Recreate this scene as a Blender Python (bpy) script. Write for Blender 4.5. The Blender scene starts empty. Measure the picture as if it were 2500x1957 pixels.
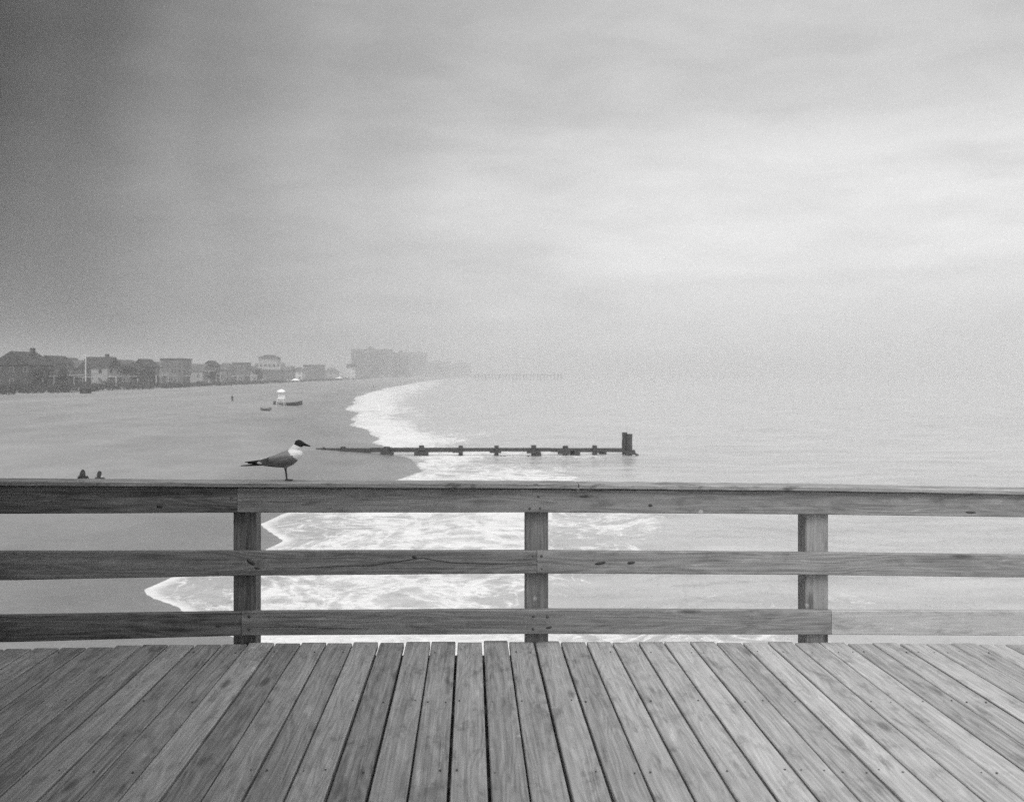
import bpy, bmesh, math, random
from mathutils import Vector, noise as mnoise
random.seed(7)
R = math.radians
scene = bpy.context.scene
COL = scene.collection

# ------------------------------------------------------------------ photo frame (only used to find where things stand)
F, XV, YH, CAMZ = 2150.0, 1150.0, 913.0, 1.516
WATER = -5.0
def P(px, py, Y):
    return Vector(((px-XV)/F*Y, Y, CAMZ-(py-YH)/F*Y))
def X(px, Y): return (px-XV)/F*Y
def Z(py, Y): return CAMZ-(py-YH)/F*Y
def lin(v):                       # display grey -> linear
    return ((v+.055)/1.055)**2.4 if v > .04 else v/12.92

# ------------------------------------------------------------------ helpers
class MB:
    def __init__(s): s.v=[]; s.f=[]
    def quad(s,a,b,c,d):
        n=len(s.v); s.v+= [a,b,c,d]; s.f.append((n,n+1,n+2,n+3)); return s
    def box(s,x0,x1,y0,y1,z0,z1):
        n=len(s.v)
        s.v+=[(x0,y0,z0),(x1,y0,z0),(x1,y1,z0),(x0,y1,z0),(x0,y0,z1),(x1,y0,z1),(x1,y1,z1),(x0,y1,z1)]
        s.f+=[tuple(n+i for i in q) for q in ((3,2,1,0),(4,5,6,7),(0,1,5,4),(1,2,6,5),(2,3,7,6),(3,0,4,7))]
        return s
    def poly(s,vs,fs):
        n=len(s.v); s.v+=[tuple(v) for v in vs]; s.f+=[tuple(n+i for i in f) for f in fs]; return s
    def tube(s,pts,rad,seg=8,caps=True):
        pts=[Vector(p) for p in pts]
        if not isinstance(rad,(list,tuple)): rad=[rad]*len(pts)
        n=len(s.v)
        for i,p in enumerate(pts):
            d=(pts[min(i+1,len(pts)-1)]-pts[max(i-1,0)]).normalized()
            u=d.cross(Vector((0,0,1)) if abs(d.z)<.9 else Vector((1,0,0))).normalized(); w=d.cross(u)
            for k in range(seg):
                a=2*math.pi*k/seg
                s.v.append(tuple(p+u*math.cos(a)*rad[i]+w*math.sin(a)*rad[i]))
        for i in range(len(pts)-1):
            for k in range(seg):
                a=n+i*seg+k; b=n+i*seg+(k+1)%seg
                s.f.append((a,b,b+seg,a+seg))
        if caps:
            s.f.append(tuple(n+k for k in range(seg))[::-1]); m=n+(len(pts)-1)*seg
            s.f.append(tuple(m+k for k in range(seg)))
        return s
    def build(s,name,mat,parent=None,smooth=False,fix=True):
        me=bpy.data.meshes.new(name); me.from_pydata([tuple(v) for v in s.v],[],s.f); me.update()
        if fix:
            bm=bmesh.new(); bm.from_mesh(me); bmesh.ops.recalc_face_normals(bm,faces=bm.faces); bm.to_mesh(me); bm.free()
        o=bpy.data.objects.new(name,me); COL.objects.link(o)
        if mat: me.materials.append(mat)
        if smooth:
            for p in me.polygons: p.use_smooth=True
        if parent: o.parent=parent
        return o
def tag(o,label=None,cat=None,group=None,kind=None):
    if label: o['label']=label
    if cat: o['category']=cat
    if group: o['group']=group
    if kind: o['kind']=kind
    return o
def thing(name,label,cat,loc=(0,0,0),rz=0,group=None):
    o=bpy.data.objects.new(name,None); COL.objects.link(o); o.empty_display_size=.2
    o.location=loc; o.rotation_euler.z=rz
    return tag(o,label,cat,group)
def copy_tree(o,parent=None):
    c=o.copy(); COL.objects.link(c)
    if parent: c.parent=parent
    for ch in list(o.children): copy_tree(ch,c)
    return c
def applied(o):
    dg=bpy.context.evaluated_depsgraph_get(); ev=o.evaluated_get(dg)
    me=bpy.data.meshes.new_from_object(ev); o.modifiers.clear(); old=o.data; o.data=me; bpy.data.meshes.remove(old)
def organic(name,caps,voxel,mats,smooth_it=6,parent=None,extra=None):
    """one continuous skin round a set of tapered limbs"""
    bm=bmesh.new()
    for (a,ra,b,rb) in caps:
        t=bmesh.new()
        for p,r in ((a,ra),(b,rb)):
            q=bmesh.ops.create_icosphere(t,subdivisions=2,radius=1.0)['verts']
            rr=r if isinstance(r,(tuple,list)) else (r,r,r)
            for v in q: v.co=Vector((v.co.x*rr[0],v.co.y*rr[1],v.co.z*rr[2]))+Vector(p)
        h=bmesh.ops.convex_hull(t,input=t.verts)
        bmesh.ops.delete(t,geom=list({e for e in h['geom_interior'] if isinstance(e,bmesh.types.BMVert)}),context='VERTS')
        me=bpy.data.meshes.new('t'); t.to_mesh(me); t.free(); bm.from_mesh(me); bpy.data.meshes.remove(me)
    if extra:
        for me in extra: bm.from_mesh(me)
    me=bpy.data.meshes.new(name); bm.to_mesh(me); bm.free()
    o=bpy.data.objects.new(name,me); COL.objects.link(o)
    m=o.modifiers.new('r','REMESH'); m.mode='VOXEL'; m.voxel_size=voxel
    if smooth_it:
        s=o.modifiers.new('s','SMOOTH'); s.iterations=smooth_it; s.factor=.5
    applied(o)
    o.name=name; o.data.name=name
    for mm in mats: o.data.materials.append(mm)
    for p in o.data.polygons: p.use_smooth=True
    if parent: o.parent=parent
    return o
def interp(x,pts):
    if x<=pts[0][0]: return pts[0][1]
    for (a,b),(c,d) in zip(pts,pts[1:]):
        if x<=c: return b+(d-b)*(x-a)/(c-a)
    return pts[-1][1]
def smooth(a,b,x):
    t=max(0,min(1,(x-a)/(b-a))); return t*t*(3-2*t)

# ------------------------------------------------------------------ materials
class NT:
    def __init__(s,name):
        s.m=bpy.data.materials.new(name); s.m.use_nodes=True; s.t=s.m.node_tree; s.t.nodes.clear()
        s.out=s.n('ShaderNodeOutputMaterial'); s.b=s.n('ShaderNodeBsdfPrincipled'); s.l(s.b.outputs[0],s.out.inputs[0])
    def n(s,t,**k):
        o=s.t.nodes.new(t)
        for a,b in k.items(): setattr(o,a,b)
        return o
    def l(s,a,b): s.t.links.new(a,b)
    def math(s,op,a,b=None,c=None,clamp=False):
        o=s.n('ShaderNodeMath',operation=op,use_clamp=clamp)
        for i,v in enumerate((a,b,c)):
            if v is None: continue
            if isinstance(v,(int,float)): o.inputs[i].default_value=v
            else: s.l(v,o.inputs[i])
        return o.outputs[0]
    def maprange(s,v,a,b,c,d,smoothstep=False):
        o=s.n('ShaderNodeMapRange'); o.clamp=True
        if smoothstep: o.interpolation_type='SMOOTHSTEP'
        s.l(v,o.inputs[0])
        for i,x in enumerate((a,b,c,d)):
            if isinstance(x,(int,float)): o.inputs[i+1].default_value=x
            else: s.l(x,o.inputs[i+1])
        return o.outputs[0]
    def mapping(s,v,scale=(1,1,1),loc=(0,0,0),rot=(0,0,0)):
        o=s.n('ShaderNodeMapping'); s.l(v,o.inputs[0])
        o.inputs['Scale'].default_value=scale; o.inputs['Location'].default_value=loc; o.inputs['Rotation'].default_value=rot
        return o.outputs[0]
    def noise(s,v,scale,detail=4,rough=.55,dist=0):
        o=s.n('ShaderNodeTexNoise'); s.l(v,o.inputs['Vector'])
        o.inputs['Scale'].default_value=scale; o.inputs['Detail'].default_value=detail
        o.inputs['Roughness'].default_value=rough; o.inputs['Distortion'].default_value=dist
        return o.outputs[0]
    def grey(s,v):
        o=s.n('ShaderNodeCombineColor')
        for i in range(3): s.l(v,o.inputs[i])
        return o.outputs[0]
    def objco(s): return s.n('ShaderNodeTexCoord').outputs['Object']
    def worldpos(s): return s.n('ShaderNodeNewGeometry').outputs['Position']
    def attr(s,name): return s.n('ShaderNodeAttribute',attribute_name=name).outputs['Fac']
    def bump(s,h,strength,dist):
        o=s.n('ShaderNodeBump'); o.inputs['Strength'].default_value=strength; o.inputs['Distance'].default_value=dist
        s.l(h,o.inputs['Height']); s.l(o.outputs[0],s.b.inputs['Normal'])

def plain(name,g,rough=.7,var=.25,scale=3.0,spec=.3):
    m=NT(name); c=m.worldpos(); n=m.noise(c,scale,5)
    v=m.math('MULTIPLY_ADD',n,2*var*g,g*(1-var)); m.l(m.grey(v),m.b.inputs['Base Color'])
    m.b.inputs['Roughness'].default_value=rough; m.b.inputs['Specular IOR Level'].default_value=spec
    m.bump(n,.2,.02)
    return m.m

def wood(name,axis,lo,hi,rnd_attr=True,rough=.62,stain=.35):
    """weathered timber, grain along axis 0=x 1=y 2=z; attribute rnd shifts grain and tone board by board"""
    m=NT(name); pos=m.worldpos()
    r=m.attr('rnd')
    off=m.n('ShaderNodeCombineXYZ')
    for i in range(3): m.l(m.math('MULTIPLY',r,37.0+13*i),off.inputs[i])
    add=m.n('ShaderNodeVectorMath',operation='ADD'); m.l(pos,add.inputs[0]); m.l(off.outputs[0],add.inputs[1]); v=add.outputs[0]
    def sc(across,along):
        s=[across]*3; s[axis]=along; return tuple(s)
    # cathedral rings: warped coordinate pushed through a sine
    warp=m.noise(m.mapping(v,sc(6.5,.75)),1.0,2.5,.5)
    rings=m.math('SINE',m.math('MULTIPLY',warp,95.0))
    rings=m.math('MULTIPLY_ADD',rings,.5,.5)
    fine=m.noise(m.mapping(v,sc(120,2.2)),1.0,4,.65)
    mid=m.noise(m.mapping(v,sc(34,1.2)),1.0,5,.65)
    blot=m.noise(m.mapping(v,sc(12,4.6)),1.0,6,.70,.3)
    big=m.noise(pos,.9,3,.5)
    vor=m.n('ShaderNodeTexVoronoi'); m.l(m.mapping(v,sc(5.2,1.5)),vor.inputs['Vector']); vor.inputs['Scale'].default_value=1
    knot=m.maprange(vor.outputs['Distance'],.05,.14,1,0,True)
    keep=m.n('ShaderNodeTexWhiteNoise'); m.l(vor.outputs['Position'],keep.inputs['Vector'])
    knot=m.math('MULTIPLY',knot,m.math('GREATER_THAN',keep.outputs[0],.62))
    spv=m.n('ShaderNodeTexVoronoi'); m.l(pos,spv.inputs['Vector']); spv.inputs['Scale'].default_value=4.2
    k2=m.n('ShaderNodeTexWhiteNoise'); m.l(spv.outputs['Position'],k2.inputs['Vector'])
    speck=m.math('MULTIPLY',m.maprange(spv.outputs['Distance'],.03,.075,1,0,True),m.math('GREATER_THAN',k2.outputs[0],.8))
    t=m.math('MULTIPLY',fine,.52)
    t=m.math('MULTIPLY_ADD',mid,.40,t); t=m.math('MULTIPLY_ADD',rings,.085,t); t=m.math('MULTIPLY_ADD',r,.40,t); t=m.math('MULTIPLY_ADD',big,.15,t)
    t=m.maprange(t,.50,1.12,0,1)
    val=m.maprange(t,0,1,lo,hi)
    st=m.maprange(blot,.50,.70,1.0,1-stain,True); val=m.math('MULTIPLY',val,st)
    pale=m.maprange(blot,.30,.43,1.28,1.0,True); val=m.math('MULTIPLY',val,pale)
    val=m.math('MULTIPLY',val,m.math('MULTIPLY_ADD',knot,-.55,1.0))
    val=m.math('MULTIPLY_ADD',speck,.16,val)
    m.l(m.grey(val),m.b.inputs['Base Color'])
    m.l(m.math('MULTIPLY_ADD',blot,.35,rough-.17),m.b.inputs['Roughness'])
    m.b.inputs['Specular IOR Level'].default_value=.35
    m.bump(m.math('MULTIPLY_ADD',fine,.6,m.math('MULTIPLY',rings,.35)),.5,.004)
    return m.m

M={}
M['deck']=wood('deck_wood',1,.055,.49,stain=.42)
M['rail']=wood('rail_wood',0,.045,.34)
M['cap']=wood('cap_wood',0,.08,.38,stain=.65)
M['post']=wood('post_wood',2,.04,.28)
M['dark_mark']=plain('dark_knot',.055,.8,.45,45)
M['nail']=plain('rusty_nail',.07,.6,.3,80)
M['wet_timber']=plain('wet_timber',.035,.5,.5,2.5)
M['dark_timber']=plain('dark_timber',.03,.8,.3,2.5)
M['white_paint']=plain('white_paint',.8,.5,.06,2)
M['pale_timber']=plain('pale_timber',.5,.7,.2,3)
M['boat_dark']=plain('dark_hull_paint',.05,.4,.25,3)
M['boat_grey']=plain('grey_hull_paint',.16,.45,.25,3)
M['dark_cloth']=plain('dark_cloth',.02,.9,.3,9)
M['grey_cloth']=plain('grey_cloth',.07,.9,.3,9)
M['pale_cloth']=plain('pale_cloth',.6,.9,.1,9)
M['skin']=plain('skin',.33,.6,.1,12)
M['hair']=plain('dark_hair',.02,.7,.3,30)
M['glass']=plain('window_glass',.03,.15,.2,.3,.5)
M['trim']=plain('grey_trim',.25,.6,.1,1)
M['roof_dark']=plain('dark_shingle',.035,.85,.3,1.2)
M['roof_mid']=plain('grey_shingle',.09,.85,.3,1.2)
M['wall_dark']=plain('dark_siding',.04,.8,.25,.5)
M['wall_mid']=plain('grey_siding',.11,.8,.2,.5)
M['wall_pale']=plain('pale_siding',.27,.8,.15,.5)
M['wall_white']=plain('white_siding',.45,.8,.1,.5)
M['concrete']=plain('concrete',.20,.85,.15,.1)
M['scrub']=plain('scrub_leaf',.032,.8,.5,.7)
M['bark']=plain('bark',.06,.9,.3,4)

# ------------------------------------------------------------------ shoreline and beach
SH_PX=[(1140,922),(1040,930),(952,945),(868,967),(845,996),(874,1010),(864,1037),(899,1061),(938,1085),(955,1103),(1020,1120),(1030,1138),(1046,1150),(990,1166),
 (905,1190),(790,1225),(690,1254),(632,1280),(655,1297),(690,1320),(640,1345),(520,1380),(420,1408),(345,1440),(365,1458),(430,1480),(445,1492),(480,1520),(560,1550),(600,1580),(650,1650),(700,1800)]
HW=CAMZ-WATER
def ydist(py): return HW*F/(py-YH)
SHORE=sorted([(ydist(py),X(px,ydist(py))) for px,py in SH_PX])
SHORE=[(-400,6.0),(2,-3.5)]+SHORE+[(2600,60),(9000,900)]
_C={}
def xshore(y):
    if y not in _C:
        w=max(.25,abs(y)*.008); _C[y]=sum(interp(y+w*k/3,SHORE)*c for k,c in ((-3,1),(-2,2),(-1,3),(0,4),(1,3),(2,2),(3,1)))/16
        _C[y]+=smooth(40,75,abs(y))*(1.5*mnoise.noise((y*.085,1.3,0))+.7*mnoise.noise((y*.21,4.3,0)))*(1 if abs(y)<200 else 1.6)
    return _C[y]
def xshore_s(y):
    w=max(6,abs(y)*.16); return sum(xshore(y+w*k/3) for k in (-3,-2,-1,0,1,2,3))/7
def beach_z(x,y):
    s0=xshore(y)-x; s1=xshore_s(y)-x
    k=smooth(2,14,s0); s=s0*(1-k)+s1*k
    if s<0: return WATER+max(-2.5,s*.055)
    z=WATER+1.25*(1-math.exp(-s/15.0))+.0075*min(s,95)
    z+=1.1*smooth(72,96,s)
    z+=.05*mnoise.noise((x*.11,y*.11,0))*smooth(3,14,s)+.025*mnoise.noise((x*.5,y*.5,4))*smooth(3,14,s)
    return z
def on_beach(px,py):
    """where the sight line of a photo pixel meets the sand"""
    lo,hi=8.0,3000.0
    for _ in range(60):
        m=(lo+hi)/2
        if Z(py,m)>beach_z(X(px,m),m): lo=m
        else: hi=m
    return Vector((X(px,lo),lo,beach_z(X(px,lo),lo)))

def grid(name,xs,ys,zf,mat,attrs={}):
    vs=[];vals={k:[] for k in attrs}
    for y in ys:
        for x in xs:
            vs.append((x,y,zf(x,y)))
            for k,fn in attrs.items(): vals[k].append(fn(x,y))
    n=len(xs); fs=[(j*n+i,j*n+i+1,(j+1)*n+i+1,(j+1)*n+i) for j in range(len(ys)-1) for i in range(n-1)]
    me=bpy.data.meshes.new(name); me.from_pydata(vs,[],fs); me.update()
    for k,v in vals.items():
        a=me.attributes.new(k,'FLOAT','POINT'); a.data.foreach_set('value',v)
    for p in me.polygons: p.use_smooth=True
    me.materials.append(mat)
    o=bpy.data.objects.new(name,me); COL.objects.link(o); return o
def span(a,b,st):
    n=max(1,int(round((b-a)/st))); return [a+(b-a)*i/n for i in range(n)]

rows=[-380,-250,-150,-90,-50,-25,-10,0,6,11]+[ydist(p) for p in [1765-3.2*i for i in range(0,262)]]
rows=[r for i,r in enumerate(rows)]
rows+= [2000,2600,3300,4200,5500]
rows=sorted(set(rows))

# foam cover, read off the photograph and laid on the water where it lies
FOAM={
 922:[(1131,.5),(1137,0)],
 930:[(1040,.6),(1075,.6),(1090,0)],
 945:[(952,.7),(1010,.75),(1050,.5),(1075,0)],
 967:[(864,.85),(940,.9),(990,.6),(1030,.1),(1060,0)],
 985:[(850,.5),(900,.8),(955,.65),(985,.25),(1020,.05)],
 997:[(844,.85),(940,.85),(1005,.55),(1030,.2),(1060,.05)],
 1015:[(880,.75),(945,.7),(970,.25),(1040,.25),(1070,0)],
 1040:[(866,.85),(950,.9),(1000,.75),(1020,.2),(1060,.05)],
 1060:[(899,.85),(1000,.92),(1030,.65),(1100,.45),(1200,.35),(1230,0)],
 1076:[(936,.9),(1020,.92),(1060,.75),(1140,.55),(1165,.05)],
 1090:[(945,.8),(1050,.8),(1100,.5),(1135,.05)],
 1106:[(960,.1),(1000,.5),(1080,.9),(1180,.85),(1200,.7),(1300,.5),(1500,.6),(1530,.02)],
 1113:[(980,.4),(1060,.85),(1180,.8),(1205,.35),(1350,.3),(1480,.45),(1505,0)],
 1125:[(1020,.3),(1050,.92),(1130,.75),(1165,.15),(1250,0)],
 1140:[(1027,.92),(1080,.85),(1130,.5),(1200,.5),(1380,.3),(1420,0)],
 1152:[(1050,.85),(1150,.65),(1250,.85),(1330,.65),(1395,.15),(1430,0)],
 1166:[(987,.92),(1300,.8),(1390,.55),(1425,0)],
 1180:[(940,.85),(1380,.75),(1440,.05)],
 1220:[(800,.75),(1000,.55),(1200,.75),(1400,.5),(1520,.05)],
 1254:[(690,.4),(850,.57),(1150,.66),(1215,.98),(1290,.98),(1330,.75),(1400,.5),(1560,.4),(1700,0)],
 1285:[(632,.6),(660,.42),(1000,.6),(1190,.70),(1240,.95),(1300,.75),(1400,.66),(1560,.55),(1640,0)],
 1320:[(690,.6),(700,.42),(1000,.62),(1280,.72),(1330,.45),(1420,.3),(1700,0)],
 1342:[(650,.75),(1000,.75),(1270,.85),(1400,.7),(1500,.45),(1570,.35),(1640,0)],
 1410:[(420,.35),(600,.42),(760,.66),(1000,.75),(1150,.62),(1250,.5),(1400,.42),(1580,0)],
 1440:[(345,.3),(375,.12),(560,.26),(640,.62),(1000,.75),(1080,.66),(1200,.45),(1400,.3),(1500,.05)],
 1480:[(430,.4),(460,.28),(560,.5),(800,.7),(1000,.7),(1100,.58),(1200,.42),(1450,.1)],
 1555:[(600,.75),(700,.85),(1000,.85),(1500,.7),(1950,.55),(2150,.05)],
 1650:[(650,.75),(2000,.55),(2250,.05)]}
FK=sorted(FOAM)
def foam_d(x,y):
    d=x-xshore(y)
    if y<9 or y>1700 or d<-.3: return 0.0
    wob=mnoise.noise((x*.35,y*.12,3.1))
    px=x/y*F+XV+wob*22; py=YH+HW*F/y
    py=max(FK[0],min(FK[-1],py))
    for a,b in zip(FK,FK[1:]):
        if a<=py<=b:
            t=(py-a)/(b-a); v=interp(px,FOAM[a])*(1-t)+interp(px,FOAM[b])*t; break
    return v*smooth(-.1,.25,d)
def water_z(x,y):
    d=x-xshore(y)
    a=smooth(1,30,d)
    return WATER+a*(.09*math.sin(d*.42+2.2*mnoise.noise((x*.03,y*.02,0)))*smooth(900,200,abs(y))+.10*mnoise.noise((x*.09,y*.06,1))+.05*mnoise.noise((x*.33,y*.22,2)))
xs_w=[-420,-200,-110,-70]+span(-55,-14,.8)+span(-14,26,.33)+span(26,60,.9)+[60,70,82,96,115,140,180,240,340,500,800,1300,2200,3600]
xs_w=sorted(xs_w)

wm=NT('sea_water'); pos=wm.worldpos()
dens=wm.attr('foamd')
n1=wm.noise(wm.mapping(pos,(1,.8,1)),.75,9,.68,.6)
n2=wm.noise(wm.mapping(pos,(1,1.6,1)),2.6,7,.62,1.2)
vo=wm.n('ShaderNodeTexVoronoi',feature='SMOOTH_F1'); wm.l(wm.mapping(pos,(1,1.3,1)),vo.inputs['Vector']); vo.inputs['Scale'].default_value=1.1
off=wm.attr('off'); near=wm.attr('near')
n0=wm.noise(wm.mapping(pos,(1,.6,1)),.16,5,.6,.5)
rid=wm.noise(wm.mapping(pos,(1,.8,1)),.42,5,.55,1.6)
rid=wm.math('POWER',wm.math('SUBTRACT',1.0,wm.math('ABSOLUTE',wm.math('MULTIPLY_ADD',rid,3.4,-1.7))),5.0)
lace=wm.math('MULTIPLY_ADD',n0,.52,wm.math('MULTIPLY_ADD',vo.outputs['Distance'],.24,wm.math('MULTIPLY_ADD',n2,.30,wm.math('MULTIPLY_ADD',n1,.26,wm.math('MULTIPLY_ADD',rid,.22,-.06)))))
lace=wm.math('MULTIPLY_ADD',wm.math('SUBTRACT',lace,.60),1.75,.60)
thr=wm.maprange(dens,0,1,1.10,.36)
foam=wm.maprange(wm.math('SUBTRACT',lace,thr),-.16,.26,0,1,True)
foam=wm.math('MULTIPLY',foam,wm.maprange(n2,.30,.60,.60,1.10))
foam=wm.math('MULTIPLY',foam,wm.maprange(dens,.0,.12,0,1,True))
offn=wm.math('MULTIPLY_ADD',wm.math('SUBTRACT',n2,.5),.55,off)
edge=wm.math('MULTIPLY',wm.maprange(offn,.70,.18,0,1,True),wm.math('MULTIPLY',near,wm.maprange(n1,.3,.6,.55,1.0)))
foam=wm.math('MAXIMUM',foam,edge)
tint=wm.noise(wm.mapping(pos,(.05,.02,1)),1,4)
tint2=wm.noise(wm.mapping(pos,(.16,.5,1)),1,6,.65,.4)
wcol=wm.math('MULTIPLY_ADD',tint,.10,wm.math('MULTIPLY_ADD',tint2,.34,.15))
colv=wm.n('ShaderNodeMix'); colv.data_type='FLOAT'; wm.l(foam,colv.inputs[0]); wm.l(wcol,colv.inputs[2]); colv.inputs[3].default_value=.61
wm.l(wm.grey(colv.outputs[0]),wm.b.inputs['Base Color'])
wm.l(wm.maprange(foam,0,1,.22,.9),wm.b.inputs['Roughness'])
wm.b.inputs['IOR'].default_value=1.33
rip=wm.noise(wm.mapping(pos,(.9,.55,1)),1.6,6,.6,.5); rip2=wm.noise(wm.mapping(pos,(.22,.11,1)),1.0,5,.6,.4)
rip3=wm.noise(wm.mapping(pos,(.05,.085,1)),1.0,4,.55,.3); h=wm.math('MULTIPLY_ADD',rip,.14,wm.math('MULTIPLY_ADD',rip3,2.3,wm.math('MULTIPLY',rip2,.85))); h=wm.math('MULTIPLY_ADD',foam,.05,h)
wm.bump(h,.75,.8)
tag(grid('water',xs_w,rows,water_z,wm.m,{'foamd':foam_d,'off':lambda x,y:max(-5,min(50,x-xshore(y))),'near':lambda x,y:smooth(52,40,y)}),kind='structure')

bm_=NT('beach_sand'); pos=bm_.worldpos(); wet=bm_.attr('wet')
n1=bm_.noise(pos,.22,6,.6,.3); n2=bm_.noise(pos,2.2,5,.65); n3=bm_.noise(bm_.mapping(pos,(.12,.03,1)),1,5,.6,.4)
v=bm_.math('MULTIPLY_ADD',n1,.12,bm_.math('MULTIPLY_ADD',n2,.06,bm_.math('MULTIPLY_ADD',n3,.17,.045)))
v=bm_.math('MULTIPLY',v,bm_.maprange(wet,0,1,1.0,.80))
bm_.l(bm_.grey(v),bm_.b.inputs['Base Color'])
bm_.l(bm_.maprange(wet,0,1,.95,.30,True),bm_.b.inputs['Roughness'])
bm_.bump(bm_.math('MULTIPLY_ADD',n2,.45,n1),.5,.16)
def wetness(x,y):
    s=xshore(y)-x; return smooth(17+7*mnoise.noise((0,y*.05,0)),-1.0,s+2*mnoise.noise((x*.2,y*.08,5)))
xs_b=sorted([-900,-600,-420,-320,-260,-220,-190]+span(-165,-60,2.5)+span(-60,-16,1.0)+span(-16,14,.4)+[14,20,30,60,140])
xs_b=sorted(set(xs_b))
def bz(x,y): return beach_z(x,y)-.0
tag(grid('beach',xs_b,rows,bz,bm_.m,{'wet':wetness}),kind='structure')

# ------------------------------------------------------------------ pier deck
def bar_mesh(mb,axis,nodes,w0,w1,ch=.005):
    """chamfered board swept through nodes: axis 'x': (x,zt,zb) between depths w0,w1"""
    n0=len(mb.v); seg=[]
    for (x,zt,zb) in nodes:
        ring=[(w0,zb+ch),(w0,zt-ch),(w0+ch,zt),(w1-ch,zt),(w1,zt-ch),(w1,zb+ch),(w1-ch,zb),(w0+ch,zb)]
        seg.append([len(mb.v)+i for i in range(8)])
        for (d,z) in ring: mb.v.append((x,d,z) if axis=='x' else (d,x,z))
    for a,b in zip(seg,seg[1:]):
        for i in range(8): mb.f.append((a[i],a[(i+1)%8],b[(i+1)%8],b[i]))
    mb.f.append(tuple(seg[0])); mb.f.append(tuple(reversed(seg[-1])))
def set_rnd(o,val):
    a=o.data.attributes.new('rnd','FLOAT','POINT'); a.data.foreach_set('value',val if isinstance(val,list) else [val]*len(o.data.vertices))
EDGE=[(30,1583),(600,1570),(1200,1565),(1995,1568),(2480,1571)]
def edge_y(x):
    px=x/4.97*F+XV; return (CAMZ)*F/(interp(px,EDGE)-YH)
mb=MB(); rv=[]
PW=.1466; x0=.2116
tones={0:.62,-1:.5,-2:.7,-3:.55,-4:.66,-5:.4,-6:.72,-7:.48,-8:.6,-9:.33,-10:.75,-11:.42,-12:.36}
for k in range(-34,36):
    g0=random.uniform(.003,.0058); g1=random.uniform(.003,.0058)
    if -5<=k<=2: g0+=.002
    a=x0+k*PW+g0; b=x0+(k+1)*PW-g1
    ye=edge_y((a+b)/2)+random.uniform(-.012,.012)
    zt=random.uniform(-.002,.002)
    n=len(mb.v); nodes=[]; ph=random.uniform(0,9); bow=random.uniform(-.0018,.0018)
    for j in range(29):
        y=-4.5+(ye+4.5)*j/28
        nodes.append((y,zt+.0015*mnoise.noise((k*3.1,y*.7,0)),-.038))
    bar_mesh(mb,'y',nodes,a,b,.004)
    for i in range(n,len(mb.v)):
        vx,vy,vz=mb.v[i]; mb.v[i]=(vx+bow*math.sin(vy*.9+ph),vy,vz)
    t=tones.get(k,random.uniform(.3,.62) if k<0 else random.uniform(.48,.92))  # planks biased darker left, paler right, painting in some of the light fall-off
    rv+=[t+k*.0001]*(len(mb.v)-n)
npl=len(mb.f)
for k in range(-20,24):
    for y in (4.80,4.08,3.36):
        for q in (.030,.114):
            if random.random()<.55: continue
            cx=x0+k*PW+q+random.uniform(-.006,.006); cy=y+random.uniform(-.015,.015); rr=random.uniform(.0032,.0048)
            mb.poly([(cx+rr*math.cos(i*1.0472),cy+rr*math.sin(i*1.0472),.0042) for i in range(6)]+[(cx+rr*math.cos(i*1.0472),cy+rr*math.sin(i*1.0472),-.004) for i in range(6)],[(0,1,2,3,4,5)]+[(i,(i+1)%6,6+(i+1)%6,6+i) for i in range(6)]); rv+=[.5]*12
deck=mb.build('deck',M['deck']); set_rnd(deck,rv); deck.data.materials.append(M['nail'])
for p in deck.data.polygons[npl:]: p.material_index=1; tag(deck,kind='structure')

y=4.80; jo=MB()
while y>-4.4:
    jo.box(-6.2,6.2,y-.045,y+.045,-.30,-.0405); y-=.36
jo.box(-6.2,6.2,4.84,4.88,-.32,-.0405)
o=jo.build('pier_joists',M['wet_timber']); tag(o,kind='structure')
# dark shelter added just out of view to shade the left rail and deck
sh=thing('added_shade_shelter','dark timber shelter with a flat roof on posts, added out of view to shade the left of the deck','shelter',(-4.6,0,0))
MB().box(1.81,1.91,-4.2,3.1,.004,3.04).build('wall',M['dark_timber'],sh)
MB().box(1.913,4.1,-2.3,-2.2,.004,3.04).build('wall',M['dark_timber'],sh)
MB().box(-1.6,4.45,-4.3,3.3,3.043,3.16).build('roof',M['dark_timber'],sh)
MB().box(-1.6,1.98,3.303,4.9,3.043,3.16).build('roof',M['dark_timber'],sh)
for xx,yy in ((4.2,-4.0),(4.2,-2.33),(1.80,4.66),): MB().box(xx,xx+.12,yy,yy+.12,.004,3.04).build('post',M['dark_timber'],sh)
# ------------------------------------------------------------------ railing
rail=thing('railing','weathered timber railing with three boards and a flat cap along the deck edge','railing',(0,5,0))
def world_child(o): o.location=-Vector(rail.location); return o
YF=4.955
BN={'fascia_t':[(30,1186),(597,1191),(1311,1194),(1995,1199),(2480,1207)],
 'fascia_b':[(30,1254),(597,1251),(1311,1250.5),(1995,1255.5),(2480,1262)],
 'mid_t':[(30,1346),(597,1345),(1311,1344),(1995,1349),(2480,1355)],
 'mid_b':[(30,1416),(597,1405),(1311,1399.5),(1995,1403),(2480,1409)],
 'bot_t':[(30,1502),(597,1493),(1311,1488),(1995,1490),(2480,1491.5)],
 'bot_b':[(30,1567),(597,1551),(1311,1547),(1995,1549),(2480,1551)],
 'cap_t':[(30,1174),(597,1177.5),(1311,1180),(1995,1187),(2480,1196)],
 'cap_b':[(30,1186),(597,1190),(1311,1193),(1995,1199),(2480,1208)]}
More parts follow.
